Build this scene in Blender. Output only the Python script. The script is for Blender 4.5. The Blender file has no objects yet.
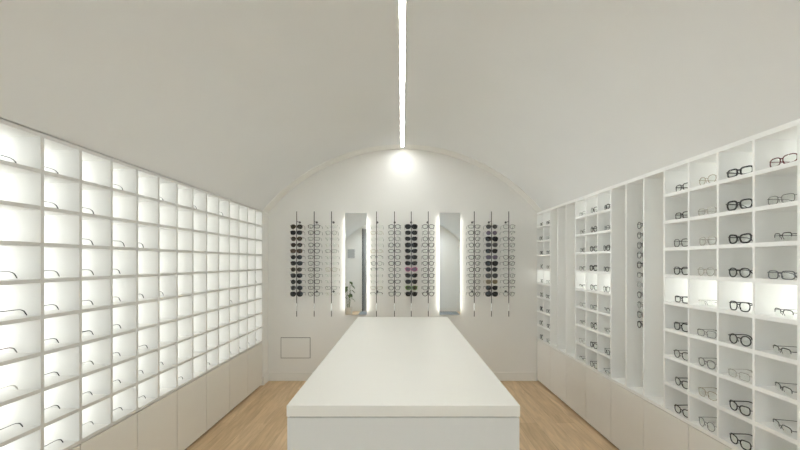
import bpy, bmesh, math, random
from mathutils import Vector, Matrix
random.seed(7)
scn = bpy.context.scene
COL = scn.collection
PI = math.pi

# ------------------------------------------------------------------ camera
F = 400.0
VX, VY = 402.4, 262.0
EYE = 1.43
cam = bpy.data.cameras.new('camera')
cam.sensor_width = 36.0
cam.lens = 36.0 * F / 800.0
cam.shift_x = -(VX - 400.0) / 800.0
cam.shift_y = (VY - 225.0) / 800.0
cam.clip_start = 0.02
co = bpy.data.objects.new('camera', cam)
COL.objects.link(co)
co.location = (0, 0, EYE)
co.rotation_euler = (PI / 2, 0, 0)
scn.camera = co
vs = scn.view_settings
vs.view_transform = 'Standard'
vs.look = 'None'
vs.gamma = 1.0
vs.exposure = 2.87
vs.use_curve_mapping = False

# ------------------------------------------------------------------ materials
def mat(name, color, rough=0.5, metal=0.0, noise=0.0, nscale=20.0, bump=0.0, spec=None, emit=None, estr=0.0):
    m = bpy.data.materials.new(name)
    m.use_nodes = True
    nt = m.node_tree
    b = nt.nodes['Principled BSDF']
    b.inputs['Roughness'].default_value = rough
    b.inputs['Metallic'].default_value = metal
    if spec is not None:
        b.inputs['Specular IOR Level'].default_value = spec
    c = (*color, 1.0)
    b.inputs['Base Color'].default_value = c
    if noise > 0 or bump > 0:
        tc = nt.nodes.new('ShaderNodeTexCoord')
        n = nt.nodes.new('ShaderNodeTexNoise')
        n.inputs['Scale'].default_value = nscale
        n.inputs['Detail'].default_value = 4
        nt.links.new(tc.outputs['Object'], n.inputs['Vector'])
        if noise > 0:
            r = nt.nodes.new('ShaderNodeValToRGB')
            r.color_ramp.elements[0].position = 0.3
            r.color_ramp.elements[1].position = 0.7
            r.color_ramp.elements[0].color = tuple(max(0, v * (1 - noise)) for v in color) + (1,)
            r.color_ramp.elements[1].color = tuple(min(1, v * (1 + noise)) for v in color) + (1,)
            nt.links.new(n.outputs['Fac'], r.inputs['Fac'])
            nt.links.new(r.outputs['Color'], b.inputs['Base Color'])
        if bump > 0:
            bp = nt.nodes.new('ShaderNodeBump')
            bp.inputs['Strength'].default_value = bump
            bp.inputs['Distance'].default_value = 0.002
            nt.links.new(n.outputs['Fac'], bp.inputs['Height'])
            nt.links.new(bp.outputs['Normal'], b.inputs['Normal'])
    if emit is not None:
        b.inputs['Emission Color'].default_value = (*emit, 1)
        b.inputs['Emission Strength'].default_value = estr
    return m

def glassy(name, tint, transp, gloss_col=(1, 1, 1), rough=0.02, base=None):
    """thin lens / pane: tinted see-through film with a Fresnel gloss"""
    m = bpy.data.materials.new(name)
    m.use_nodes = True
    nt = m.node_tree
    nt.nodes.clear()
    out = nt.nodes.new('ShaderNodeOutputMaterial')
    tr = nt.nodes.new('ShaderNodeBsdfTransparent')
    tr.inputs['Color'].default_value = (*tint, 1)
    gl = nt.nodes.new('ShaderNodeBsdfGlossy')
    gl.inputs['Color'].default_value = (*gloss_col, 1)
    gl.inputs['Roughness'].default_value = rough
    lw = nt.nodes.new('ShaderNodeLayerWeight')
    lw.inputs['Blend'].default_value = 0.5
    pw = nt.nodes.new('ShaderNodeMath')
    pw.operation = 'POWER'
    pw.inputs[1].default_value = 5.0
    nt.links.new(lw.outputs['Facing'], pw.inputs[0])
    fr = nt.nodes.new('ShaderNodeMath')
    fr.operation = 'MULTIPLY_ADD'
    fr.inputs[1].default_value = 0.9
    fr.inputs[2].default_value = 0.04
    nt.links.new(pw.outputs[0], fr.inputs[0])
    mx = nt.nodes.new('ShaderNodeMixShader')
    if base is not None:
        df = nt.nodes.new('ShaderNodeBsdfDiffuse')
        df.inputs['Color'].default_value = (*base, 1)
        m2 = nt.nodes.new('ShaderNodeMixShader')
        m2.inputs['Fac'].default_value = 1 - transp
        nt.links.new(tr.outputs[0], m2.inputs[1])
        nt.links.new(df.outputs[0], m2.inputs[2])
        first = m2.outputs[0]
    else:
        first = tr.outputs[0]
    nt.links.new(fr.outputs[0], mx.inputs['Fac'])
    nt.links.new(first, mx.inputs[1])
    nt.links.new(gl.outputs[0], mx.inputs[2])
    nt.links.new(mx.outputs[0], out.inputs['Surface'])
    return m

def wood_mat():
    m = bpy.data.materials.new('oak_planks')
    m.use_nodes = True
    nt = m.node_tree
    b = nt.nodes['Principled BSDF']
    tc = nt.nodes.new('ShaderNodeTexCoord')
    mp = nt.nodes.new('ShaderNodeMapping')
    mp.inputs['Rotation'].default_value = (0, 0, PI / 2)
    nt.links.new(tc.outputs['Object'], mp.inputs['Vector'])
    br = nt.nodes.new('ShaderNodeTexBrick')
    br.inputs['Scale'].default_value = 1.0
    br.inputs['Brick Width'].default_value = 1.5
    br.inputs['Row Height'].default_value = 0.17
    br.inputs['Mortar Size'].default_value = 0.0012
    br.inputs['Color1'].default_value = (0.60, 0.425, 0.245, 1)
    br.inputs['Color2'].default_value = (0.73, 0.545, 0.345, 1)
    br.inputs['Mortar'].default_value = (0.42, 0.29, 0.17, 1)
    br.offset = 0.37
    nt.links.new(mp.outputs['Vector'], br.inputs['Vector'])
    m2 = nt.nodes.new('ShaderNodeMapping')
    m2.inputs['Scale'].default_value = (14, 1.3, 1)
    nt.links.new(tc.outputs['Object'], m2.inputs['Vector'])
    n = nt.nodes.new('ShaderNodeTexNoise')
    n.inputs['Scale'].default_value = 2.2
    n.inputs['Detail'].default_value = 6
    n.inputs['Distortion'].default_value = 0.8
    nt.links.new(m2.outputs['Vector'], n.inputs['Vector'])
    r = nt.nodes.new('ShaderNodeValToRGB')
    r.color_ramp.elements[0].position = 0.3
    r.color_ramp.elements[0].color = (0.80, 0.77, 0.74, 1)
    r.color_ramp.elements[1].position = 0.7
    r.color_ramp.elements[1].color = (1.10, 1.10, 1.10, 1)
    nt.links.new(n.outputs['Fac'], r.inputs['Fac'])
    mx = nt.nodes.new('ShaderNodeMixRGB')
    mx.blend_type = 'MULTIPLY'
    mx.inputs['Fac'].default_value = 1.0
    nt.links.new(br.outputs['Color'], mx.inputs['Color1'])
    nt.links.new(r.outputs['Color'], mx.inputs['Color2'])
    nt.links.new(mx.outputs['Color'], b.inputs['Base Color'])
    b.inputs['Roughness'].default_value = 0.45
    return m

M = {}
M['wall'] = mat('white_wall_paint', (0.82, 0.812, 0.78), 0.9, noise=0.01, nscale=3, spec=0.1)
M['vault'] = mat('white_vault_plaster', (0.79, 0.80, 0.795), 0.95, noise=0.01, nscale=2, spec=0.1)
M['trim'] = mat('white_trim_paint', (0.81, 0.80, 0.765), 0.5, noise=0.006, nscale=8)
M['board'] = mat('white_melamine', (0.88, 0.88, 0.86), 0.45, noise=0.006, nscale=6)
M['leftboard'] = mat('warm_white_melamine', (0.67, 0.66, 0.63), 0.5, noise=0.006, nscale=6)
M['door'] = mat('offwhite_cabinet_lacquer', (0.76, 0.735, 0.675), 0.45, noise=0.008, nscale=5)
M['door_right'] = mat('white_cabinet_lacquer', (0.80, 0.785, 0.75), 0.45, noise=0.008, nscale=5)
M['gap_shade'] = mat('painted_gap_shade', (0.16, 0.145, 0.125), 0.8, noise=0.02)  # shade inside door gaps and along the toe line, put into the colour
M['counter'] = mat('white_solid_surface', (0.83, 0.815, 0.765), 0.32, noise=0.006, nscale=4)
M['counter_body'] = mat('white_counter_shaded', (0.72, 0.725, 0.705), 0.5, noise=0.006, nscale=4)  # same surface as the worktop; shade on the upright faces painted in
M['floor'] = wood_mat()
M['panel'] = mat('light_box_acrylic', (0.85, 0.86, 0.84), 0.5, noise=0.004, nscale=4, emit=(0.94, 0.985, 1.0), estr=0.52)
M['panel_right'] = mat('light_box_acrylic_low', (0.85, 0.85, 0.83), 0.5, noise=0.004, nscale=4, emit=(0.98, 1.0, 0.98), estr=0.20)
M['panel_fill'] = mat('added_fill_glow', (0.85, 0.85, 0.83), 0.5, noise=0.004, nscale=4, emit=(1.0, 1.0, 0.95), estr=0.022)  # added faint glow that lifts the dim compartments, no lit panel of its own
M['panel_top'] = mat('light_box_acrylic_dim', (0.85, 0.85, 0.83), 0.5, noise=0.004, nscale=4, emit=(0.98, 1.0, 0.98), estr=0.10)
M['strip'] = mat('led_diffuser', (0.9, 0.9, 0.85), 0.5, noise=0.002, emit=(0.96, 0.985, 0.98), estr=7.1)
M['halo'] = mat('led_tape', (0.9, 0.9, 0.85), 0.5, noise=0.002, emit=(1.0, 0.98, 0.90), estr=0.9)
M['alu'] = mat('white_aluminium', (0.75, 0.75, 0.72), 0.4, noise=0.01)
M['chrome'] = mat('polished_chrome', (0.80, 0.80, 0.80), 0.15, metal=1.0, noise=0.01)
M['mirror'] = mat('mirror_silvering', (0.92, 0.95, 0.96), 0.02, metal=1.0, noise=0.002)
M['mirror_side'] = mat('mirror_housing_grey', (0.42, 0.43, 0.43), 0.4, noise=0.01)
M['rod'] = mat('dark_rod_metal', (0.055, 0.052, 0.048), 0.4, noise=0.05)
M['black'] = mat('black_acetate', (0.012, 0.011, 0.011), 0.25, noise=0.05)
M['dark'] = mat('dark_brown_acetate', (0.035, 0.024, 0.018), 0.25, noise=0.15, nscale=90)
M['tort'] = mat('tortoiseshell_acetate', (0.10, 0.055, 0.025), 0.25, noise=0.6, nscale=120)
M['burg'] = mat('burgundy_acetate', (0.13, 0.018, 0.022), 0.25, noise=0.1, nscale=90)
M['pink'] = mat('magenta_acetate', (0.42, 0.03, 0.20), 0.3, noise=0.1, nscale=90)
M['green'] = mat('green_acetate', (0.12, 0.28, 0.05), 0.3, noise=0.1, nscale=90)
M['tan'] = mat('tan_acetate', (0.28, 0.22, 0.14), 0.3, noise=0.15, nscale=90)
M['greyac'] = mat('grey_acetate', (0.11, 0.115, 0.125), 0.3, noise=0.05)
M['clear'] = mat('pale_crystal_acetate', (0.50, 0.47, 0.43), 0.2, noise=0.05)
M['gun'] = mat('gunmetal_wire', (0.035, 0.033, 0.031), 0.35, metal=0.3, noise=0.05)
M['silver'] = mat('silver_wire', (0.19, 0.185, 0.175), 0.35, metal=0.5, noise=0.05)
M['gold'] = mat('pale_gold_wire', (0.40, 0.33, 0.23), 0.35, metal=0.5, noise=0.05)
M['L_clear'] = glassy('clear_lens', (0.97, 0.98, 0.97), 1)
M['L_dark'] = glassy('black_sun_lens', (0.03, 0.03, 0.03), 0.1, base=(0.008, 0.008, 0.009))
M['L_grey'] = glassy('grey_sun_lens', (0.3, 0.3, 0.3), 0.4, base=(0.10, 0.10, 0.10))
M['L_purple'] = glassy('violet_sun_lens', (0.5, 0.42, 0.55), 0.4, base=(0.22, 0.19, 0.25))
M['L_brown'] = glassy('brown_sun_lens', (0.2, 0.12, 0.07), 0.2, base=(0.04, 0.025, 0.015))
M['L_olive'] = glassy('olive_sun_lens', (0.15, 0.13, 0.07), 0.2, base=(0.035, 0.03, 0.014))
M['L_tan'] = glassy('tan_sun_lens', (0.5, 0.42, 0.3), 0.3, base=(0.25, 0.2, 0.12))
M['pane'] = glassy('window_glass', (0.93, 0.96, 0.96), 1)
M['darkframe'] = mat('dark_door_frame', (0.06, 0.065, 0.07), 0.4, noise=0.05)
M['leaf'] = mat('glossy_green_leaf', (0.09, 0.15, 0.03), 0.4, noise=0.3, nscale=30)
M['pot'] = mat('white_ceramic', (0.75, 0.74, 0.70), 0.3, noise=0.02)
M['soil'] = mat('potting_soil', (0.06, 0.045, 0.03), 0.95, noise=0.3, nscale=60)
M['rubber'] = mat('grey_mat_pile', (0.25, 0.265, 0.27), 0.95, noise=0.15, nscale=200, bump=0.4)

# ------------------------------------------------------------------ helpers
def link(name, bm, m, parent=None, smooth=False, sharp=0.6):
    me = bpy.data.meshes.new(name)
    bmesh.ops.recalc_face_normals(bm, faces=bm.faces[:])
    if smooth:
        for f in bm.faces:
            f.smooth = True
        for e in bm.edges:
            if len(e.link_faces) == 2 and e.calc_face_angle(0) > sharp:
                e.smooth = False
    bm.to_mesh(me)
    bm.free()
    for mm in (m if isinstance(m, (list, tuple)) else [m]):
        me.materials.append(mm)
    o = bpy.data.objects.new(name, me)
    COL.objects.link(o)
    if parent is not None:
        o.parent = parent
    return o

def inst(name, me, parent):
    o = bpy.data.objects.new(name, me)
    COL.objects.link(o)
    o.parent = parent
    return o

def thing(name, label, cat, loc=(0, 0, 0), rz=0.0, group=None):
    o = bpy.data.objects.new(name, None)
    o.empty_display_size = 0.05
    COL.objects.link(o)
    o.location = loc
    o.rotation_euler = (0, 0, rz)
    tag(o, label, cat, group)
    return o

def tag(o, label, cat, group=None):
    o['label'] = label
    o['category'] = cat
    if group:
        o['group'] = group
    return o

def struct(o):
    o['kind'] = 'structure'
    return o

def box(bm, x0, x1, y0, y1, z0, z1, bev=0.0):
    r = bmesh.ops.create_cube(bm, size=1.0)
    vsx = r['verts']
    for v in vsx:
        v.co = Vector(((x0 + x1) / 2 + v.co.x * (x1 - x0), (y0 + y1) / 2 + v.co.y * (y1 - y0), (z0 + z1) / 2 + v.co.z * (z1 - z0)))
    if bev > 0:
        es = list({e for v in vsx for e in v.link_edges})
        bmesh.ops.bevel(bm, geom=es, offset=bev, segments=2, profile=0.5, affect='EDGES')
    return bm

def bx(*a, bev=0.0):
    return box(bmesh.new(), *a, bev=bev)

def sweep(bm, pts, rads, n=8, closed=False, up=Vector((0, 1, 0)), mi=None):
    """sweep an elliptical section; rads = list of (r_side, r_up) per point"""
    rings = []
    N = len(pts)
    for i, p in enumerate(pts):
        if closed:
            t = pts[(i + 1) % N] - pts[i - 1]
        else:
            t = pts[min(i + 1, N - 1)] - pts[max(i - 1, 0)]
        t = t.normalized()
        u = up - t * up.dot(t)
        if u.length < 1e-4:
            u = Vector((0, 0, 1)) - t * t.z
            if u.length < 1e-4:
                u = Vector((1, 0, 0))
        u.normalize()
        s = t.cross(u)
        rs, ru = rads[i] if isinstance(rads, list) else rads
        rings.append([bm.verts.new(p + s * (rs * math.cos(2 * PI * k / n + PI / n)) + u * (ru * math.sin(2 * PI * k / n + PI / n))) for k in range(n)])
    M_ = N if closed else N - 1
    for i in range(M_):
        a, b = rings[i], rings[(i + 1) % N]
        for k in range(n):
            f = bm.faces.new((a[k], a[(k + 1) % n], b[(k + 1) % n], b[k]))
            if mi is not None:
                f.material_index = mi[i]
    if not closed:
        bm.faces.new(rings[0])
        f = bm.faces.new(list(reversed(rings[-1])))
        if mi is not None:
            f.material_index = mi[-1]
    return bm

def cyl(bm, p0, p1, r, n=12):
    return sweep(bm, [Vector(p0), Vector(p1)], (r, r), n)

ORD = ['first', 'second', 'third', 'fourth', 'fifth', 'sixth', 'seventh', 'eighth', 'ninth', 'tenth', 'eleventh', 'twelfth', 'thirteenth', 'fourteenth']

# ------------------------------------------------------------------ room
YB = 4.82        # back wall
YF = -2.03       # street wall behind the camera
SPR = 2.023      # springing of the vault
RISE = 0.769
def hw(y):
    return 1.62 + 0.0078 * (YB - y)

struct(link('floor', bx(-2.1, 2.1, YF - 1.6, YB + 0.15, -0.1, 0.0), M['floor']))
struct(link('wall_back', bx(-2.1, 2.1, YB, YB + 0.15, 0.0, 3.1), M['wall']))

def arch_pts(h, rise, spr, n=64):
    R = (h * h + rise * rise) / (2 * rise)
    a0 = math.asin(h / R)
    return [(R * math.sin(-a0 + 2 * a0 * i / n), spr + rise - R + R * math.cos(-a0 + 2 * a0 * i / n)) for i in range(n + 1)]

def vault(y0, y1, drop=0.0):
    bm = bmesh.new()
    rings = []
    for y in (y0, y1):
        h = hw(y)
        P = [(-2.1, SPR)] + [(x, z - drop * min(1.0, max(0.0, abs(x) - 0.05) / 0.7) * min(1.0, (h - abs(x)) / 0.05)) for i, (x, z) in enumerate(arch_pts(h, RISE, SPR))] + [(2.1, SPR), (2.1, 3.1), (-2.1, 3.1)]
        rings.append([bm.verts.new((x, y, z)) for x, z in P])
    n = len(rings[0])
    for i in range(n):
        bm.faces.new((rings[0][i], rings[0][(i + 1) % n], rings[1][(i + 1) % n], rings[1][i]))
    bm.faces.new(rings[0])
    bm.faces.new(rings[1])
    return bm
struct(link('ceiling', vault(YF, 4.632), M['vault'], smooth=True, sharp=0.3))
struct(link('trim_1', vault(4.632, YB, 0.009), M['wall'], smooth=True, sharp=0.3))

# unit frames --------------------------------------------------------------
DEP = 0.22
class Frame:
    def __init__(s, x0, y0, slope, side):
        s.x0, s.y0, s.side = x0, y0, side
        s.rz = -math.atan(slope)
    def w(s, d, y, z=0.0):
        """d = depth into the unit from its face, y = along the face (0 at far end, negative towards the camera)"""
        x = d * s.side
        c, sn = math.cos(s.rz), math.sin(s.rz)
        return Vector((s.x0 + x * c - y * sn, s.y0 + x * sn + y * c, z))
LF = Frame(-1.62, 4.626, 0.009, -1)
RF = Frame(1.62, 4.816, -0.0065, 1)
PL, PR = 0.2152, 0.2107
NL, NR = 16, 16
YLn = LF.w(0, -NL * PL).y
YRn = RF.w(0, -NR * PR).y

# side walls: outer skin plus the flush piers
bm = bx(-2.1, -1.93, YF, YB, 0.0, SPR)
box(bm, -1.93, -1.62, 4.634, YB, 0.0, SPR)
hn = 1.62 + 0.009 * (4.626 - YLn) + 0.004
box(bm, -1.93, -hn, YF, YLn - 0.012, 0.0, SPR)
struct(link('wall_left', bm, M['wall']))
hnr = 1.62 + 0.0065 * (4.816 - YRn) + 0.004
bm = bx(1.93, 2.1, YF, YB, 0.0, SPR)
box(bm, hnr, 1.93, YF, YRn - 0.012, 0.0, SPR)
struct(link('wall_right', bm, M['wall']))

# street wall with a glazed opening
OX0, OX1, OZ = -1.17, 0.86, 2.40
bm = bx(-2.1, OX0, YF - 0.2, YF, 0.0, 3.1)
box(bm, OX1, 2.1, YF - 0.2, YF, 0.0, 3.1)
box(bm, OX0, OX1, YF - 0.2, YF, OZ, 3.1)
struct(link('wall_front', bm, M['wall']))
# shop window (fixed light) and glass door
w = struct(link('window_1', bx(OX0 + 0.93, OX0 + 0.98, YF - 0.13, YF - 0.05, 0.0, OZ), M['darkframe']))
bm = bx(OX0 + 0.98, OX1, YF - 0.13, YF - 0.05, 0.0, 0.08)
box(bm, OX0 + 0.98, OX1, YF - 0.13, YF - 0.05, OZ - 0.06, OZ)
box(bm, OX1 - 0.05, OX1, YF - 0.13, YF - 0.05, 0.08, OZ - 0.06)
link('window_frame', bm, M['darkframe'], w)
link('window_pane', bx(OX0 + 0.98, OX1 - 0.05, YF - 0.095, YF - 0.087, 0.08, OZ - 0.06), M['pane'], w)
bm = bx(OX0 + 0.035, OX0 + 0.155, YF - 0.12, YF - 0.07, 0.01, OZ - 0.01)
box(bm, OX0 + 0.865, OX0 + 0.92, YF - 0.12, YF - 0.07, 0.01, OZ - 0.01)
box(bm, OX0 + 0.155, OX0 + 0.865, YF - 0.12, YF - 0.07, 0.01, 0.11)
box(bm, OX0 + 0.155, OX0 + 0.865, YF - 0.12, YF - 0.07, OZ - 0.08, OZ - 0.01)
d = struct(link('door_1', bm, M['mirror_side']))
link('door_jamb', bx(OX0 + 0.001, OX0 + 0.032, YF - 0.15, YF - 0.005, 0.0, OZ - 0.001), M['darkframe'], d)
link('door_pane', bx(OX0 + 0.155, OX0 + 0.865, YF - 0.099, YF - 0.091, 0.11, OZ - 0.08), M['pane'], d)
bm = bmesh.new()
cyl(bm, (OX0 + 0.095, YF - 0.03, 0.95), (OX0 + 0.095, YF - 0.03, 1.35), 0.012)
cyl(bm, (OX0 + 0.095, YF - 0.08, 1.0), (OX0 + 0.095, YF - 0.03, 1.0), 0.008)
cyl(bm, (OX0 + 0.095, YF - 0.08, 1.3), (OX0 + 0.095, YF - 0.03, 1.3), 0.008)
link('door_handle', bm, M['chrome'], d, smooth=True)
bm = bx(-1.60, -1.36, YF, YF + 0.02, 1.52, 1.82)
w2 = struct(link('window_2', bm, M['trim']))
link('window_pane', bx(-1.58, -1.38, YF + 0.02, YF + 0.024, 1.54, 1.80), M['mirror_side'], w2)

# baseboards
def base_bm(x0, x1, y0, y1):
    return bx(x0, x1, y0, y1, 0.0, 0.105, bev=0.004)
struct(link('baseboard_back', base_bm(-1.604, 1.615, YB - 0.016, YB), M['trim']))
struct(link('baseboard_left', base_bm(-1.62, -1.604, 4.634, YB), M['trim']))
struct(link('baseboard_front', base_bm(OX1, 1.64, YF, YF + 0.016), M['trim']))

# access hatch on the back wall
HX0, HX1 = (280.8 - VX) / 83.0, (310.4 - VX) / 83.0
HZ0, HZ1 = EYE - (358.2 - VY) / 83.0, EYE - (337.4 - VY) / 83.0
t = thing('access_hatch', 'flush white access hatch low on the back wall left of the counter', 'hatch', ((HX0 + HX1) / 2, YB, HZ0))
bm = bx(HX0, HX1, YB - 0.002, YB, HZ0, HZ1)
o = link('hatch_gap_shade', bm, M['gap_shade'], t)  # dark plate behind the door, painted shade of the gap around it
g = 0.006
o2 = link('hatch_door', bx(HX0 + g, HX1 - g, YB - 0.006, YB - 0.002, HZ0 + g, HZ1 - g, bev=0.001), M['wall'], t)
for q in (o, o2):
    q.matrix_parent_inverse = Matrix.Translation(-Vector(t.location))

# ------------------------------------------------------------------ ceiling light line
apex = SPR + RISE
t = thing('linear_light', 'long glowing white light line along the crown of the vault', 'light', (0, 0, apex))
bm = bx(-0.0185, -0.0160, 0.25, YB - 0.03, -0.005, 0.02)
box(bm, 0.0160, 0.0185, 0.25, YB - 0.03, -0.005, 0.02)
box(bm, -0.0160, 0.0160, 0.25, YB - 0.03, 0.0, 0.02)
link('light_profile', bm, M['alu'], t)
link('light_diffuser', bx(-0.0155, 0.0155, 0.26, YB - 0.10, -0.002, -0.0002), M['strip'], t)

# ------------------------------------------------------------------ counter
CH = 0.55
CZ = EYE - CH
CYF, CYB = F * CH / 143.5, F * CH / 55.0
CX0, CX1 = (286.4 - VX) * CYF / F, (520.3 - VX) * CYF / F
t = thing('counter', 'long white island counter in the middle of the oak floor', 'counter', ((CX0 + CX1) / 2, (CYF + CYB) / 2, 0))
hx, hy = (CX1 - CX0) / 2, (CYB - CYF) / 2
link('worktop', bx(-hx, hx, -hy, hy, CZ - 0.044, CZ, bev=0.0025), M['counter'], t)
link('shadow_gap', bx(-hx + 0.012, hx - 0.012, -hy + 0.008, hy - 0.008, CZ - 0.047, CZ - 0.044), M['gap_shade'], t)
link('counter_base', bx(-hx + 0.002, hx - 0.002, -hy + 0.002, hy - 0.002, 0.0, CZ - 0.047, bev=0.002), M['counter_body'], t)

# ------------------------------------------------------------------ shelving
ZB0 = 0.504          # underside of the shelving
RP = 0.1663          # row pitch
def zc(k):           # centre height of board k (0 = top, 9 = bottom)
    return EYE + 0.5785 - RP * k

def make_left():
    t = thing('backlit_shelving', 'white grid of glowing backlit compartments along the left wall', 'shelving', LF.w(0, 0), LF.rz)
    th = 0.0088
    ya = -NL * PL
    for k in range(NL + 1):
        y = -k * PL
        e = th if 0 < k < NL else 0.006
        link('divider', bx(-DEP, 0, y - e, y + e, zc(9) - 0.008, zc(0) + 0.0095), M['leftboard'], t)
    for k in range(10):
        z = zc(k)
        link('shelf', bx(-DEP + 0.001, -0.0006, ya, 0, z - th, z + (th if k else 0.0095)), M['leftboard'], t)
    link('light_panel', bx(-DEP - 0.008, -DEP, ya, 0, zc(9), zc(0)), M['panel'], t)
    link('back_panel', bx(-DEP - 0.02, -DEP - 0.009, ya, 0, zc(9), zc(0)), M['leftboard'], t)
    return t
make_left()

GROUPS = [(0, 2), (5, 8), (11, 16)]
def make_right():
    t = thing('display_shelving', 'white shelving with spectacle compartments and tall open bays along the right wall', 'shelving', RF.w(0, 0), RF.rz)
    th = 0.0098
    ya = -NR * PR
    z0, z1 = zc(9), zc(0)
    for k in range(NR + 1):
        y = -k * PR
        e = 0.0065 if k < NR else 0.010
        link('divider', bx(0, DEP, y - e, min(y + e, 0.002), z0 - 0.008, SPR - 0.001), M['board'], t)
    link('shelf', bx(0.0006, DEP - 0.001, ya, 0, z0 - th, z0 + th), M['board'], t)
    link('shelf', bx(0.0006, DEP - 0.001, ya, 0, z1 - th, SPR - 0.0005), M['board'], t)
    for a, b in GROUPS:
        for k in range(1, 9):
            link('shelf', bx(0.0006, DEP - 0.001, -b * PR, -a * PR, zc(k) - th, zc(k) + th), M['board'], t)
        link('light_panel', bx(DEP - 0.006, DEP, -b * PR + 0.008, -a * PR - 0.008, zc(1) + th, zc(0) - th), M['panel_top'], t)
        link('light_panel', bx(DEP - 0.006, DEP, -b * PR + 0.008, -a * PR - 0.008, zc(5) + th, zc(4) - th), M['panel_right'], t)
        for k in (1, 2, 3, 5, 6, 7, 8):
            link('light_panel', bx(DEP - 0.006, DEP, -b * PR + 0.008, -a * PR - 0.008, zc(k + 1) + th, zc(k) - th), M['panel_fill'], t)  # glow added as fill in the unlit rows
    link('back_panel', bx(DEP, DEP + 0.012, ya, 0, z0 - 0.008, z1 + 0.012), M['board'], t)
    return t
make_right()

def cabinets(fr, n, pitch, doorm, sidename):
    s = fr.side
    for i in range(n // 2):
        y1, y0 = -2 * i * pitch, -2 * (i + 1) * pitch
        y1 += 0.0
        pos = ORD[i] + ' from the far end'
        if i == 0:
            pos = 'nearest the back wall'
        colr = 'off-white' if s < 0 else 'white'
        t = thing('base_cabinet', '%s base cabinet under the %s shelving, %s' % (colr, sidename.split()[0], pos), 'cabinet', fr.w(0, (y0 + y1) / 2), fr.rz, 'base cabinets along the %s wall' % sidename.split()[0])
        hh = pitch
        def sx(a, b):
            return (a, b) if s > 0 else (-b, -a)
        a, b = sx(0.020, DEP + 0.008)
        link('cabinet_body', bx(a, b, -hh + 0.0003, hh - 0.0003, 0.03, 0.500), M['gap_shade'], t)
        a, b = sx(0.0, 0.019)
        link('cabinet_door', bx(a, b, -hh + 0.0024, hh - 0.0024, 0.020, 0.4975, bev=0.0012), doorm, t)
        a, b = sx(0.022, DEP)
        link('plinth', bx(a, b, -hh + 0.0003, hh - 0.0003, 0.0, 0.03), M['gap_shade'], t)
cabinets(LF, NL, PL, M['door'], 'left wall')
cabinets(RF, NR, PR, M['door_right'], 'right wall')

# ------------------------------------------------------------------ glasses
SH = {  # a, b (half lens size), exponent, bridge
    'rect': (0.0265, 0.0175, 3.6, 0.017),
    'square': (0.0265, 0.0215, 3.2, 0.017),
    'round': (0.0240, 0.0230, 2.0, 0.020),
    'panto': (0.0250, 0.0215, 2.4, 0.019),
    'cat': (0.0270, 0.0200, 2.7, 0.016),
    'aviator': (0.0275, 0.0240, 2.3, 0.015),
    'oversize': (0.0300, 0.0250, 2.6, 0.013),
    'visor': (0.0300, 0.0180, 3.0, 0.012),
    'deep': (0.0265, 0.0240, 2.9, 0.017),
}
WRAP = 1.7
def outline(shape, side, n=26):
    a, b, e, br = SH[shape]
    cx = a + br / 2
    pts = []
    for i in range(n):
        th = 2 * PI * i / n
        c, s = math.cos(th), math.sin(th)
        x = a * math.copysign(abs(c) ** (2 / e), c)
        z = b * math.copysign(abs(s) ** (2 / e), s)
        if shape in ('panto', 'square', 'cat', 'oversize') and z < 0:
            x *= 1 + 0.16 * z / b
        if shape == 'aviator' and z < 0:
            x *= 1 + 0.22 * z / b
            x += 0.004 * (-z / b)
        if shape == 'cat' and z > 0:
            z += 0.006 * max(0, x / a)
        X = (cx + x) * side
        pts.append((X, z))
    return pts, a, b, br

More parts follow.
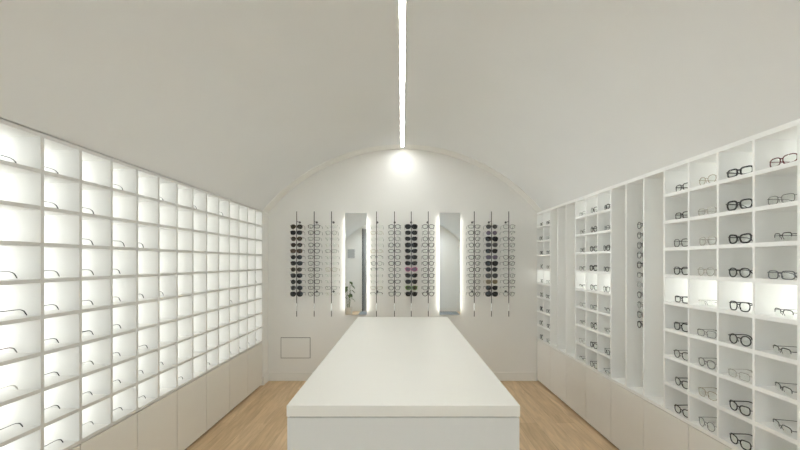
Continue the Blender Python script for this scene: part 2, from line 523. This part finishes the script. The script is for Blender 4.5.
CACHE = {}
def glass_meshes(shape, rim, fm, lm, tm):
    key = (shape, rim, fm, lm, tm)
    if key in CACHE:
        return CACHE[key]
    a, b, e, br = SH[shape]
    hf = 0.85 if shape == 'deep' else 0.5
    rw, rt = {'thick': (0.0030, 0.0024), 'bold': (0.0042, 0.0030), 'mid': (0.0024, 0.0020), 'thin': (0.0016, 0.0014), 'half': (0.0018, 0.0016), 'rimless': (0.0013, 0.0013), 'wire': (0.0031, 0.0022), 'sun': (0.0034, 0.0026)}[rim]
    cz = b + rw
    def P(x, z, dy=0.0):
        return Vector((x, WRAP * x * x + dy, z + cz))
    fb = bmesh.new()
    lenses = []
    for side in (1, -1):
        pts, _, _, _ = outline(shape, side)
        n = len(pts)
        if rim not in ('rimless',):
            if rim == 'half':
                sel = pts[0:n // 2 + 1]
                sweep(fb, [P(x, z) for x, z in sel], (rw * 1.2, rt), 6)
            else:
                sweep(fb, [P(x, z) for x, z in pts], (rw, rt), 6, closed=True)
        # lens: domed disc with thickness
        lb = bmesh.new()
        cx = (a + br / 2) * side
        for dy, flip in ((-0.0007, False), (0.0007, True)):
            rim_ = [lb.verts.new(P(x, z, dy)) for x, z in pts]
            mid = [lb.verts.new(P(cx + (x - cx) * 0.55, z * 0.55, dy - 0.0012)) for x, z in pts]
            c = lb.verts.new(P(cx, 0, dy - 0.0018))
            for i in range(n):
                j = (i + 1) % n
                lb.faces.new((rim_[i], rim_[j], mid[j], mid[i]))
                lb.faces.new((mid[i], mid[j], c))
            if not flip:
                first = rim_
            else:
                for i in range(n):
                    j = (i + 1) % n
                    lb.faces.new((first[i], first[j], rim_[j], rim_[i]))
        lenses.append(lb)
        # end piece
        xo = (2 * a + br / 2) * side
        zi = hf * b
        hxp = 0.0695 * side
        hx_ = max(abs(hxp), abs(xo) + 0.002) * side
        w_ = (max(rw * 1.0, 0.0014), max(rt, 0.0014))
        sweep(fb, [P(xo * 0.975, zi), P((xo + hx_) / 2, zi + 0.001), P(hx_, zi + 0.001, 0.0012), P(hx_, zi + 0.001, 0.006)], w_, 6, up=Vector((0, 0, 1)))
        # nose pads
        sweep(fb, [P(side * br * 0.46, -0.1 * b), P(side * br * 0.40, -0.1 * b, 0.004), P(side * br * 0.47, -0.42 * b, 0.006), P(side * br * 0.52, -0.55 * b, 0.005)], (0.0009, 0.0013), 5)
    bz = 0.35 * b
    sweep(fb, [P(-br / 2 - 0.001, bz - 0.002), P(-br / 4, bz + 0.002, -0.001), P(0, bz + 0.003, -0.0014), P(br / 4, bz + 0.002, -0.001), P(br / 2 + 0.001, bz - 0.002)], (max(rw, 0.0013), max(rt, 0.0013)), 6)
    frame = link('frame', fb, M[fm], smooth=True, sharp=0.9)
    temples = []
    for side in (1, -1):
        tb = bmesh.new()
        xo = 2 * a + br / 2
        hx_ = max(0.0695, xo + 0.002) * side
        p0 = P(hx_, hf * b + 0.001, 0.004)
        z0 = p0.z
        yy = p0.y
        zd = min(0.038, z0 - 0.005)
        path = [p0, Vector((hx_ * 1.0, yy + 0.03, z0)), Vector((hx_ * 0.99, yy + 0.07, z0)), Vector((hx_ * 0.98, yy + 0.088, z0 - 0.001)), Vector((hx_ * 0.965, yy + 0.101, z0 - 0.005)), Vector((hx_ * 0.95, yy + 0.111, z0 - 0.34 * zd)), Vector((hx_ * 0.93, yy + 0.1195, z0 - 0.70 * zd)), Vector((hx_ * 0.915, yy + 0.126, z0 - zd))]
        if rim in ('thick', 'bold', 'sun'):
            rr = [(0.0016, 0.0034), (0.0015, 0.0028), (0.0014, 0.0024), (0.0014, 0.0024), (0.0015, 0.0027), (0.0016, 0.0030), (0.0016, 0.0032), (0.0012, 0.0020)]
        else:
            r0 = 0.0014 if rim == 'mid' else 0.0010
            rr = [(r0, r0 * 1.6), (r0, r0 * 1.2), (r0, r0 * 1.1), (r0, r0 * 1.1), (0.0016, 0.0021), (0.0021, 0.0030), (0.0023, 0.0034), (0.0017, 0.0024)]
        if tm == fm:
            sweep(tb, path, rr, 6, up=Vector((0, 0, 1)))
            temples.append((link('temple', tb, M[fm], smooth=True, sharp=0.9), None))
        else:
            sweep(tb, path[:5], rr[:5], 6, up=Vector((0, 0, 1)))
            tt = sweep(bmesh.new(), path[4:], rr[4:], 6, up=Vector((0, 0, 1)))
            temples.append((link('temple', tb, M[fm], smooth=True, sharp=0.9), link('temple_tip', tt, M[tm], smooth=True, sharp=0.9)))
    ls = [link('lens', lb, M[lm], smooth=True, sharp=0.9) for lb in lenses]
    meshes = [('frame', frame.data, None)] + [('lens', x.data, None) for x in ls] + [('temple', x.data, y.data if y else None) for x, y in temples]
    for o in [frame] + ls + [q for p in temples for q in p if q]:
        bpy.data.objects.remove(o)
    CACHE[key] = (meshes, cz, b, rw)
    return CACHE[key]

def glasses(shape, rim, fm, lm, loc, rz, label, group, kind='eyeglasses', tm=None, tilt=0.0, sc=1.0):
    ms, cz, b, rw = glass_meshes(shape, rim, fm, lm, tm or fm)
    t = thing(kind, label, kind, loc, rz, group)
    t.rotation_euler = (tilt, 0, rz)
    t.scale = (sc, sc, sc)
    for nme, me, sub in ms:
        p = inst(nme, me, t)
        if sub:
            inst('temple_tip', sub, p)['label'] = 'dark sleeve on the end of the temple' if tm in ('black', 'gun') else 'temple end sleeve'
    return t

# ---- left wall: spectacles facing the entrance, temple tips showing
def left_spec(col, row, xt, fm='gun', tm='black', rim='mid', shape='panto'):
    """col 1..14 from the near end, row 1..9 from the top, xt = how far along the picture the temple tip reaches"""
    kfar = 14 - col
    ynear = -(kfar + 1) * PL
    L = 0.140
    ytip = ynear + L + 0.036 + random.uniform(0, 0.010)
    P = LF.w(0, ytip)
    X = (VX - xt) * P.y / F
    d = X - abs(P.x)
    d = min(max(d, 0.014), 0.070)
    loc = LF.w(d + 0.072, ytip - L, zc(row) + 0.0090)
    cn = {'gun': 'dark wire', 'silver': 'silver wire', 'gold': 'pale gold wire', 'burg': 'burgundy', 'black': 'black', 'clear': 'pale clear', 'dark': 'dark brown'}[fm]
    where = 'bottom' if row == 9 else ('top' if row == 1 else ORD[row - 1])
    cwhere = {1: 'nearest full column', 14: 'last column by the back wall'}.get(col, ORD[col - 1] + ' column from the near end')
    glasses(shape, rim, fm, 'L_clear', loc, LF.rz, '%s spectacles in the left backlit grid, %s row, %s' % (cn, where, cwhere), 'spectacles in the backlit left compartments', tm=tm)
for a in [
    (1, 1, 20, 'gun', 'black'), (1, 4, 18, 'gun', 'gun'), (1, 5, 29, 'dark', 'black'), (1, 6, 17, 'burg', 'silver'), (1, 7, 17, 'clear', 'clear', 'thin'), (1, 8, 25, 'gun', 'black'), (1, 9, 24, 'gun', 'black'),
    (2, 1, 58, 'silver', 'gun'), (2, 2, 56, 'silver', 'gun'), (2, 4, 57, 'silver', 'silver'), (2, 5, 59, 'gun', 'black'), (2, 6, 55, 'black', 'black'), (2, 7, 58, 'black', 'black'), (2, 8, 59, 'silver', 'gun'), (2, 9, 65, 'black', 'black'),
    (3, 2, 96, 'silver', 'gun'), (3, 3, 94, 'black', 'black'), (3, 4, 89, 'gun', 'gun'), (3, 5, 94, 'gun', 'gun'), (3, 6, 95, 'black', 'black', 'thick'), (3, 7, 89, 'silver', 'silver', 'thin'), (3, 8, 91, 'black', 'black'), (3, 9, 94, 'silver', 'silver', 'thin'),
    (4, 1, 125, 'silver', 'gun'), (4, 3, 126, 'silver', 'gun'), (4, 4, 117, 'black', 'black'), (4, 5, 119, 'silver', 'gun'), (4, 6, 116, 'gun', 'gun'), (4, 7, 121, 'gun', 'black'), (4, 8, 117, 'gun', 'black'), (4, 9, 124, 'gun', 'black'),
    (5, 3, 143, 'silver', 'gun'), (5, 5, 143, 'gun', 'black'), (5, 7, 149, 'gun', 'black'), (5, 8, 142, 'black', 'black'), (5, 9, 147, 'black', 'black'),
    (6, 1, 165, 'gun', 'black'), (6, 5, 163, 'black', 'black'), (6, 8, 164, 'gun', 'black'),
    (7, 9, 184, 'gun', 'black'), (8, 1, 198, 'silver', 'gun'), (9, 9, 211, 'gun', 'gun'), (10, 1, 224, 'silver', 'gun'), (11, 6, 233, 'black', 'black', 'thick'), (11, 9, 232, 'silver', 'silver'),
    (12, 9, 241, 'gun', 'gun'), (13, 9, 250, 'gun', 'black'), (14, 9, 257, 'black', 'black'), (14, 5, 257, 'silver', 'gun')]:
    left_spec(*a)

# ---- right wall: spectacles facing the room
CN = {'black': 'black', 'dark': 'dark brown', 'tort': 'tortoiseshell', 'burg': 'burgundy', 'greyac': 'dark grey', 'clear': 'pale clear', 'gun': 'dark wire', 'silver': 'silver wire', 'gold': 'pale gold wire'}
SN = {'rect': 'rectangular', 'square': 'square', 'round': 'round', 'panto': 'rounded', 'cat': 'upswept', 'aviator': 'aviator', 'oversize': 'oversized', 'visor': 'wide', }
def right_spec(colidx, row, spec, yaw, colname):
    shape, rim, fm = spec[:3]
    tm = spec[3] if len(spec) > 3 else fm
    yc = -(colidx + 0.5) * PR
    z = zc(row) + 0.0100
    sh_ = {11: 0.020, 14: 0.010}.get(colidx, 0.0)
    d = 0.014 + random.uniform(0, 0.006)
    loc = RF.w(d, yc - sh_ + random.uniform(-0.006, 0.004), z)
    rn = 'top' if row == 1 else ('bottom' if row == 9 else ORD[row - 1])
    rimn = {'half': ' half-rim', 'rimless': ' rimless'}.get(rim, '')
    lab = '%s%s %s glasses, %s row, %s' % (CN[fm], rimn, SN[shape], rn, colname)
    glasses(shape, rim, fm, 'L_clear', loc, RF.rz - PI / 2 + yaw, lab, 'glasses in the right wall compartments', tm=tm)

c1 = [('rect', 'thick', 'black'), ('rect', 'thick', 'black'), ('square', 'mid', 'gun'), ('square', 'thick', 'black'), ('rect', 'thick', 'black'), ('square', 'thick', 'black'), ('panto', 'mid', 'dark'), ('cat', 'thick', 'black'), ('cat', 'thick', 'dark')]
c2 = [('panto', 'thin', 'gold'), ('rect', 'mid', 'clear'), ('square', 'thick', 'clear'), ('panto', 'mid', 'clear'), ('rect', 'rimless', 'silver'), ('rect', 'thin', 'silver', 'gun'), ('panto', 'mid', 'silver', 'gun'), ('square', 'thin', 'gold', 'tort'), ('round', 'thin', 'silver')]
c3 = [('rect', 'bold', 'black'), ('square', 'bold', 'black'), ('cat', 'bold', 'black'), ('panto', 'thick', 'black'), ('square', 'thick', 'black'), ('round', 'thick', 'black'), ('rect', 'thin', 'clear'), ('cat', 'thick', 'black'), ('cat', 'thick', 'black')]
c4 = [('visor', 'mid', 'burg'), ('rect', 'thin', 'silver', 'gun'), ('rect', 'half', 'gun'), ('rect', 'mid', 'greyac'), ('rect', 'half', 'gun'), ('rect', 'half', 'gun', 'black'), ('rect', 'half', 'gun', 'black'), ('rect', 'half', 'gun', 'black'), ('rect', 'half', 'gun')]
names4 = ['first column right of the wide blank bay', 'second column right of the wide blank bay', 'second column from the near right end', 'nearest right column in view']
for ci, cl in enumerate((c1, c2, c3, c4)):
    for r in range(9):
        yaw = random.uniform(-0.06, 0.06)
        if ci == 3 and r in (2, 4, 5, 6, 7, 8):
            yaw = -0.28 + random.uniform(-0.05, 0.05)
        if ci == 2 and r in (0, 1):
            yaw = 0.16
        right_spec(11 + ci, r + 1, cl[r], yaw, names4[ci])
m1 = [('rect', 'thin', 'silver'), ('rect', 'mid', 'silver'), ('rect', 'thin', 'gun'), ('rect', 'thin', 'gun'), ('rect', 'half', 'gun'), ('rect', 'thin', 'silver'), ('rect', 'half', 'gun'), ('rect', 'thin', 'clear'), ('rect', 'half', 'gun')]
m2 = [('square', 'mid', 'black'), ('round', 'thick', 'black'), ('panto', 'thick', 'black'), ('square', 'bold', 'black'), ('panto', 'mid', 'black'), ('rect', 'thin', 'gun'), ('round', 'thick', 'black'), ('cat', 'thick', 'black'), ('square', 'mid', 'dark')]
m3 = [('rect', 'bold', 'black'), ('rect', 'mid', 'greyac'), ('cat', 'thick', 'black'), ('rect', 'mid', 'gun'), ('square', 'mid', 'gun'), ('rect', 'half', 'black'), ('rect', 'half', 'black'), ('rect', 'mid', 'black'), ('rect', 'half', 'gun')]
f1 = [('rect', 'thick', 'black'), ('square', 'mid', 'dark'), ('rect', 'thick', 'black'), ('round', 'mid', 'gun'), ('rect', 'mid', 'black'), ('round', 'mid', 'black'), ('square', 'bold', 'black'), ('square', 'thick', 'black'), ('square', 'thick', 'black')]
f2 = [('rect', 'thick', 'black'), ('rect', 'thin', 'silver'), ('rect', 'mid', 'greyac'), ('rect', 'thin', 'silver'), ('rect', 'thin', 'silver'), ('rect', 'mid', 'gun'), ('rect', 'mid', 'greyac'), ('rect', 'mid', 'black'), ('rect', 'thin', 'gun')]
nm = ['left column of the middle right grid', 'middle column of the middle right grid', 'right column of the middle right grid']
nf = ['left column of the far right grid', 'right column of the far right grid']
# columns in the picture run far -> near, i.e. left -> right
for ci, cl in enumerate((m1, m2, m3)):
    for r in range(9):
        right_spec(5 + ci, r + 1, cl[r], random.uniform(-0.08, 0.08) + (-0.15 if ci == 2 else 0), nm[ci])
for ci, cl in enumerate((f1, f2)):
    for r in range(9):
        right_spec(ci, r + 1, cl[r], random.uniform(-0.08, 0.08), nf[ci])

# ------------------------------------------------------------------ display rods
def rod_meshes(z0, z1, zs, so, stand_z, lock_z):
    bm = bmesh.new()
    cyl(bm, (0, 0, z0), (0, 0, z1), 0.0048, 10)
    r = ('rod', link('rod', bm, M['rod'], smooth=True, sharp=0.9))
    out = [r]
    for z in stand_z:
        bm = bmesh.new()
        cyl(bm, (0, 0.003, z), (0, so - 0.006, z), 0.0035, 8)
        cyl(bm, (0, so - 0.010, z), (0, so, z), 0.013, 16)
        out.append(('standoff', link('standoff', bm, M['rod'], smooth=True, sharp=0.9)))
    for z in zs:
        bm = bmesh.new()
        cyl(bm, (0, 0, z), (0, -0.0175, z), 0.0022, 6)
        out.append(('peg', link('peg', bm, M['chrome'], smooth=True, sharp=0.9)))
    if lock_z:
        bm = bmesh.new()
        cyl(bm, (0, 0, lock_z - 0.045), (0, 0, lock_z + 0.045), 0.0062, 12)
        out.append(('lock', link('lock', bm, M['chrome'], smooth=True, sharp=0.9)))
    meshes = [(n, o.data) for n, o in out]
    for n, o in out:
        bpy.data.objects.remove(o)
    return meshes

SO = 0.146
YR = YB - SO
SC = F / YR
ROWZ = [EYE - (226.6 + 6.13 * i - VY) / (F / (YR - 0.012)) for i in range(12)]
rodx = [296.7, 314.2, 331.5, 376.5, 394.5, 411.3, 428.3, 474.3, 491.5, 508.8]
rn = ['first rod from the left', 'second rod from the left', 'rod just left of the left mirror', 'rod just right of the left mirror', 'second rod right of the left mirror', 'second rod left of right mirror', 'rod just left of the right mirror', 'rod just right of the right mirror', 'second rod from the right', 'last rod on the right']
rlab = ['holding a column of brown and black sunglasses', 'holding dark wire rectangular glasses', 'holding faint silver wire glasses', 'holding faint wire glasses', 'holding fine round glasses', 'black sunglasses, one pink and one green pair', 'holding fine dark rimmed glasses', 'holding thin dark rectangular glasses', 'holding mixed black, grey and violet sunglasses', 'holding thin silver and dark wire glasses']
RM = rod_meshes(EYE - (316.5 - VY) / SC, EYE + (VY - 211.5) / SC, [z + 0.005 for z in ROWZ], SO, (1.906, 1.075), EYE - (307 - VY) / SC)

S = 'sun'
def sunrow(*a):
    return a
rods = {}
rods[0] = [('aviator', 'mid', 'tort', 'L_olive'), ('square', S, 'black', 'L_dark'), ('panto', S, 'tort', 'L_olive'), ('panto', 'mid', 'dark', 'L_brown'), ('square', S, 'tort', 'L_brown'), ('panto', S, 'black', 'L_dark'), ('square', S, 'black', 'L_dark'), ('panto', 'mid', 'tort', 'L_olive'), ('square', S, 'black', 'L_dark'), ('round', 'mid', 'black', 'L_dark'), ('aviator', S, 'greyac', 'L_dark'), ('oversize', S, 'black', 'L_dark')]
rods[5] = [('oversize' if i in (0, 3) else ('square' if i % 2 else 'cat'), S, 'black', 'L_dark') for i in range(12)]
rods[5][7] = ('cat', S, 'pink', 'L_purple')
rods[5][10] = ('square', S, 'green', 'L_olive')
rods[8] = [('panto', 'mid', 'gun', 'L_grey'), ('round', 'thin', 'silver', 'L_purple'), ('oversize', S, 'black', 'L_dark'), ('square', S, 'greyac', 'L_grey'), ('square', S, 'black', 'L_dark'), ('square', 'mid', 'greyac', 'L_purple'), ('oversize', S, 'black', 'L_dark'), ('panto', S, 'black', 'L_dark'), ('oversize', 'mid', 'greyac', 'L_grey'), ('square', 'mid', 'tan', 'L_tan'), ('square', S, 'black', 'L_dark'), ('oversize', S, 'black', 'L_dark')]
def opt(mats, shapes, rims):
    return [(shapes[i % len(shapes)], rims[i % len(rims)], mats[i % len(mats)], 'L_clear') for i in range(12)]
rods[1] = opt(['gun', 'gun', 'silver', 'gun'], ['rect', 'square', 'rect', 'panto', 'square'], ['wire', 'wire', 'mid'])
rods[2] = opt(['silver', 'silver', 'gun', 'gold'], ['rect', 'panto', 'rect', 'square'], ['rimless', 'thin', 'rimless'])
rods[3] = opt(['silver', 'gold', 'silver'], ['panto', 'rect', 'square'], ['rimless', 'thin', 'rimless'])
for i in (5, 7, 11):
    rods[3][i] = ('rect', 'half', 'black', 'L_clear')
rods[3][6] = ('panto', 'thin', 'gun', 'L_clear')
rods[4] = opt(['gun', 'gun', 'silver', 'gun', 'dark'], ['panto', 'square', 'panto', 'round', 'rect'], ['wire', 'mid', 'mid'])
rods[6] = opt(['gun', 'silver', 'gun', 'dark'], ['square', 'panto', 'round', 'square', 'rect'], ['wire', 'mid', 'wire'])
rods[7] = opt(['gun', 'gun', 'dark', 'gun', 'silver'], ['rect', 'square', 'panto', 'round'], ['mid', 'wire'])
rods[9] = opt(['silver', 'gun', 'gun', 'silver'], ['square', 'rect', 'panto'], ['mid', 'half', 'mid'])
CN2 = dict(CN, pink='pink', green='green', tan='tan')
LN = {'L_dark': 'black', 'L_grey': 'grey', 'L_purple': 'violet-grey', 'L_brown': 'brown', 'L_olive': 'olive', 'L_tan': 'tan'}
for k, px in enumerate(rodx):
    X = (px - VX) / SC
    t = thing('display_rod', '%s, %s' % (rn[k], rlab[k]), 'display rod', (X, YR, 0), 0, 'wall rods on the back wall')
    for nme, me in RM:
        inst(nme, me, t)
    for i in range(12):
        shape, rim, fm, lm = rods[k][i]
        ms, cz, b, rw = glass_meshes(shape, rim, fm, lm, fm)
        sun = lm != 'L_clear'
        ordn = 'topmost' if i == 0 else ('lowest' if i == 11 else ORD[i] + ' down')
        if sun:
            lab = '%s sunglasses, %s lenses, %s on the %s' % (CN2[fm], LN[lm], ordn, rn[k])
            if fm == 'black' and lm == 'L_dark':
                lab = 'all-black sunglasses, %s on the %s' % (ordn, rn[k])
        else:
            rimn = {'half': ' half-rim', 'rimless': ' rimless'}.get(rim, '')
            lab = '%s%s %s glasses, %s, %s' % (CN2[fm], rimn, SN[shape], ordn, rn[k])
        kind = 'sunglasses' if sun else 'eyeglasses'
        z = ROWZ[i] - cz
        # bridge rests on its peg: keep the bridge height common
        z = ROWZ[i] + 0.005 + 0.0022 + max(rw, 0.0013) * 1.07 - 1.07 * (cz + 0.35 * b + 0.003) + 0.0006
        glasses(shape, rim, fm, lm, (X + random.uniform(-0.002, 0.002), YR - 0.0135, z), random.uniform(-0.05, 0.05), lab, ('sunglasses' if sun else 'spectacles') + ' on the wall rods', kind, sc=1.07)

# rods in the tall bays of the right wall
bz = [EYE - (225 + 10.0 * i - VY) * 2.82 / F for i in range(11)]
BM_ = rod_meshes(0.60, 1.86, [z + 0.005 for z in bz], DEP - 0.065, (1.80, 0.66), 0.74)
for kb, nmb, lab in ((9, 1, 'dark rod with hanging spectacles in a tall bay of the right shelving'), (8, 0, 'empty dark rod in the tall bay left of the hanging spectacles')):
    yb = -(kb + 0.5) * PR
    t = thing('display_rod', lab, 'display rod', RF.w(0.065, yb), RF.rz - PI / 2, 'rods in the right wall bays')
    for nme, me in BM_:
        if nme == 'peg' and not nmb:
            continue
        inst(nme, me, t)
    if nmb:
        bs = [('round', 'mid', 'black'), ('panto', 'mid', 'gun'), ('square', 'mid', 'black'), ('square', 'mid', 'gun'), ('square', 'thick', 'black'), ('rect', 'thin', 'gun'), ('rect', 'thin', 'silver'), ('panto', 'mid', 'gun'), ('round', 'thin', 'gun'), ('square', 'mid', 'gun'), ('round', 'thick', 'black')]
        for i, (shape, rim, fm) in enumerate(bs):
            ms, cz, b, rw = glass_meshes(shape, rim, fm, 'L_clear', fm)
            z = bz[i] + 0.005 + 0.0022 + max(rw, 0.0013) - (cz + 0.35 * b + 0.003) + 0.0006
            ordn = 'topmost' if i == 0 else ('lowest' if i == 10 else ORD[i] + ' down')
            glasses(shape, rim, fm, 'L_clear', RF.w(0.065 - 0.0135, yb, z), RF.rz - PI / 2, '%s %s glasses, %s on the rod in the right tall bay' % (CN[fm], SN[shape], ordn), 'spectacles on the rod in the right bay')

# ------------------------------------------------------------------ backlit mirrors
def mirror(x0, x1, label):
    YM = YB - 0.045
    s = F / YM
    X0, X1 = (x0 - VX) / s, (x1 - VX) / s
    Z1, Z0 = EYE + (VY - 213.0) / s, EYE - (314.7 - VY) / s
    w, h = X1 - X0, Z1 - Z0
    t = thing('backlit_mirror', label, 'mirror', ((X0 + X1) / 2, YB, Z0), 0, 'tall wall mirrors')
    link('mirror_glass', bx(-w / 2, w / 2, -0.045, -0.040, 0, h), M['mirror'], t)
    link('mirror_housing', bx(-w / 2 + 0.018, w / 2 - 0.018, -0.0398, 0, 0.02, h - 0.02), M['mirror_side'], t)
    for s_ in (-1, 1):
        a = s_ * (w / 2 - 0.018)
        b = s_ * (w / 2 - 0.013)
        link('light_strip', bx(min(a, b), max(a, b), -0.032, -0.010, 0.04, h - 0.05), M['halo'], t)
    return t
mirror(345.0, 366.8, 'tall narrow wall mirror with glowing edges, left of the two')
mirror(439.4, 460.4, 'tall narrow wall mirror with glowing edges, right of the two')

# ------------------------------------------------------------------ entrance: plant and mat behind the camera, seen in the mirror
t = thing('potted_plant', 'leafy green plant in a white pot reflected in the left mirror', 'plant', (-1.455, -1.2, 0))
bm = bmesh.new()
prof = [(0.085, 0.0), (0.10, 0.02), (0.12, 0.2), (0.125, 0.22), (0.112, 0.22), (0.108, 0.18)]
n = 24
rings = [[bm.verts.new((r * math.cos(2 * PI * i / n), r * math.sin(2 * PI * i / n), z)) for i in range(n)] for r, z in prof]
for a, b in zip(rings, rings[1:]):
    for i in range(n):
        bm.faces.new((a[i], a[(i + 1) % n], b[(i + 1) % n], b[i]))
bm.faces.new(rings[0])
link('pot', bm, M['pot'], t, smooth=True)
bm = bmesh.new()
bmesh.ops.create_circle(bm, cap_ends=True, segments=24, radius=0.109, matrix=Matrix.Translation((0, 0, 0.19)))
link('soil', bm, M['soil'], t)
stem = bmesh.new()
for k in range(11):
    ang = k * 2.4
    ln = 0.25 + 0.045 * k
    tip = Vector((math.cos(ang) * 0.075, math.sin(ang) * 0.075, 0.2 + ln))
    p1 = Vector((math.cos(ang) * 0.03, math.sin(ang) * 0.03, 0.19))
    md = p1.lerp(tip, 0.6) + Vector((0, 0, 0.05))
    sweep(stem, [p1, md, tip], (0.004, 0.004), 6)
    lf = bmesh.new()
    out = Vector((math.cos(ang), math.sin(ang), -0.35)).normalized()
    sd = Vector((-math.sin(ang), math.cos(ang), 0))
    Ls, Ws = 0.13, 0.045
    prev = None
    for j in range(8):
        u = j / 7
        c = tip + out * (Ls * u) + Vector((0, 0, -0.06 * u * u))
        ww = Ws * math.sin(PI * min(0.98, u * 0.93 + 0.05)) ** 0.8
        row = [lf.verts.new(c + sd * ww + Vector((0, 0, 0.012 * ww / Ws))), lf.verts.new(c), lf.verts.new(c - sd * ww + Vector((0, 0, 0.012 * ww / Ws)))]
        if prev:
            for q in range(2):
                lf.faces.new((prev[q], prev[q + 1], row[q + 1], row[q]))
        prev = row
    bmesh.ops.solidify(lf, geom=lf.faces[:], thickness=0.0015)
    link('leaf', lf, M['leaf'], t, smooth=True)
link('stems', stem, M['leaf'], t, smooth=True)
o = link('entrance_mat', bx(-1.2, 1.55, -1.95, -0.75, 0.0, 0.012, bev=0.003), M['rubber'])
tag(o, 'grey entrance mat on the floor in front of the glass door', 'mat')

# unseen fill lights, added over the entrance to brighten the mirror reflections
for sx_, nm_ in ((-0.75, 'nearer the left wall'), (0.75, 'nearer the right wall')):
    h_ = hw(-1.5)
    R_ = (h_ * h_ + RISE * RISE) / (2 * RISE)
    zv = SPR + RISE - R_ + math.sqrt(R_ * R_ - sx_ * sx_)
    t = thing('fill_light', 'added round white fill light over the entrance, %s' % nm_, 'light', (sx_, -1.5, zv), 0, 'added entrance fill lights')
    bm = bmesh.new()
    sweep(bm, [Vector((0.055 * math.cos(2 * PI * i / 24), 0.055 * math.sin(2 * PI * i / 24), -0.03)) for i in range(24)], (0.008, 0.03), 6, closed=True, up=Vector((0, 0, 1)))
    link('trim_ring', bm, M['alu'], t, smooth=True)
    bm = bmesh.new()
    cyl(bm, (0, 0, -0.012), (0, 0, 0.03), 0.055, 24)
    link('fill_lamp_housing', bm, M['alu'], t, smooth=True, sharp=0.6)
    ld = bpy.data.lights.new('fill_lamp', 'AREA')
    ld.shape = 'DISK'
    ld.size = 0.09
    ld.energy = 2.6
    ld.color = (0.92, 0.97, 1.0)
    lo = bpy.data.objects.new('fill_lamp', ld)
    COL.objects.link(lo)
    lo.parent = t
    lo.location = (0, 0, -0.016)

# ------------------------------------------------------------------ daylight
wd = bpy.data.worlds.new('overcast')
scn.world = wd
wd.use_nodes = True
bg = wd.node_tree.nodes['Background']
bg.inputs['Color'].default_value = (0.80, 0.90, 1.0, 1)
bg.inputs['Strength'].default_value = 0.36
scn.cycles.max_bounces = 14
scn.cycles.diffuse_bounces = 10
scn.cycles.transparent_max_bounces = 16
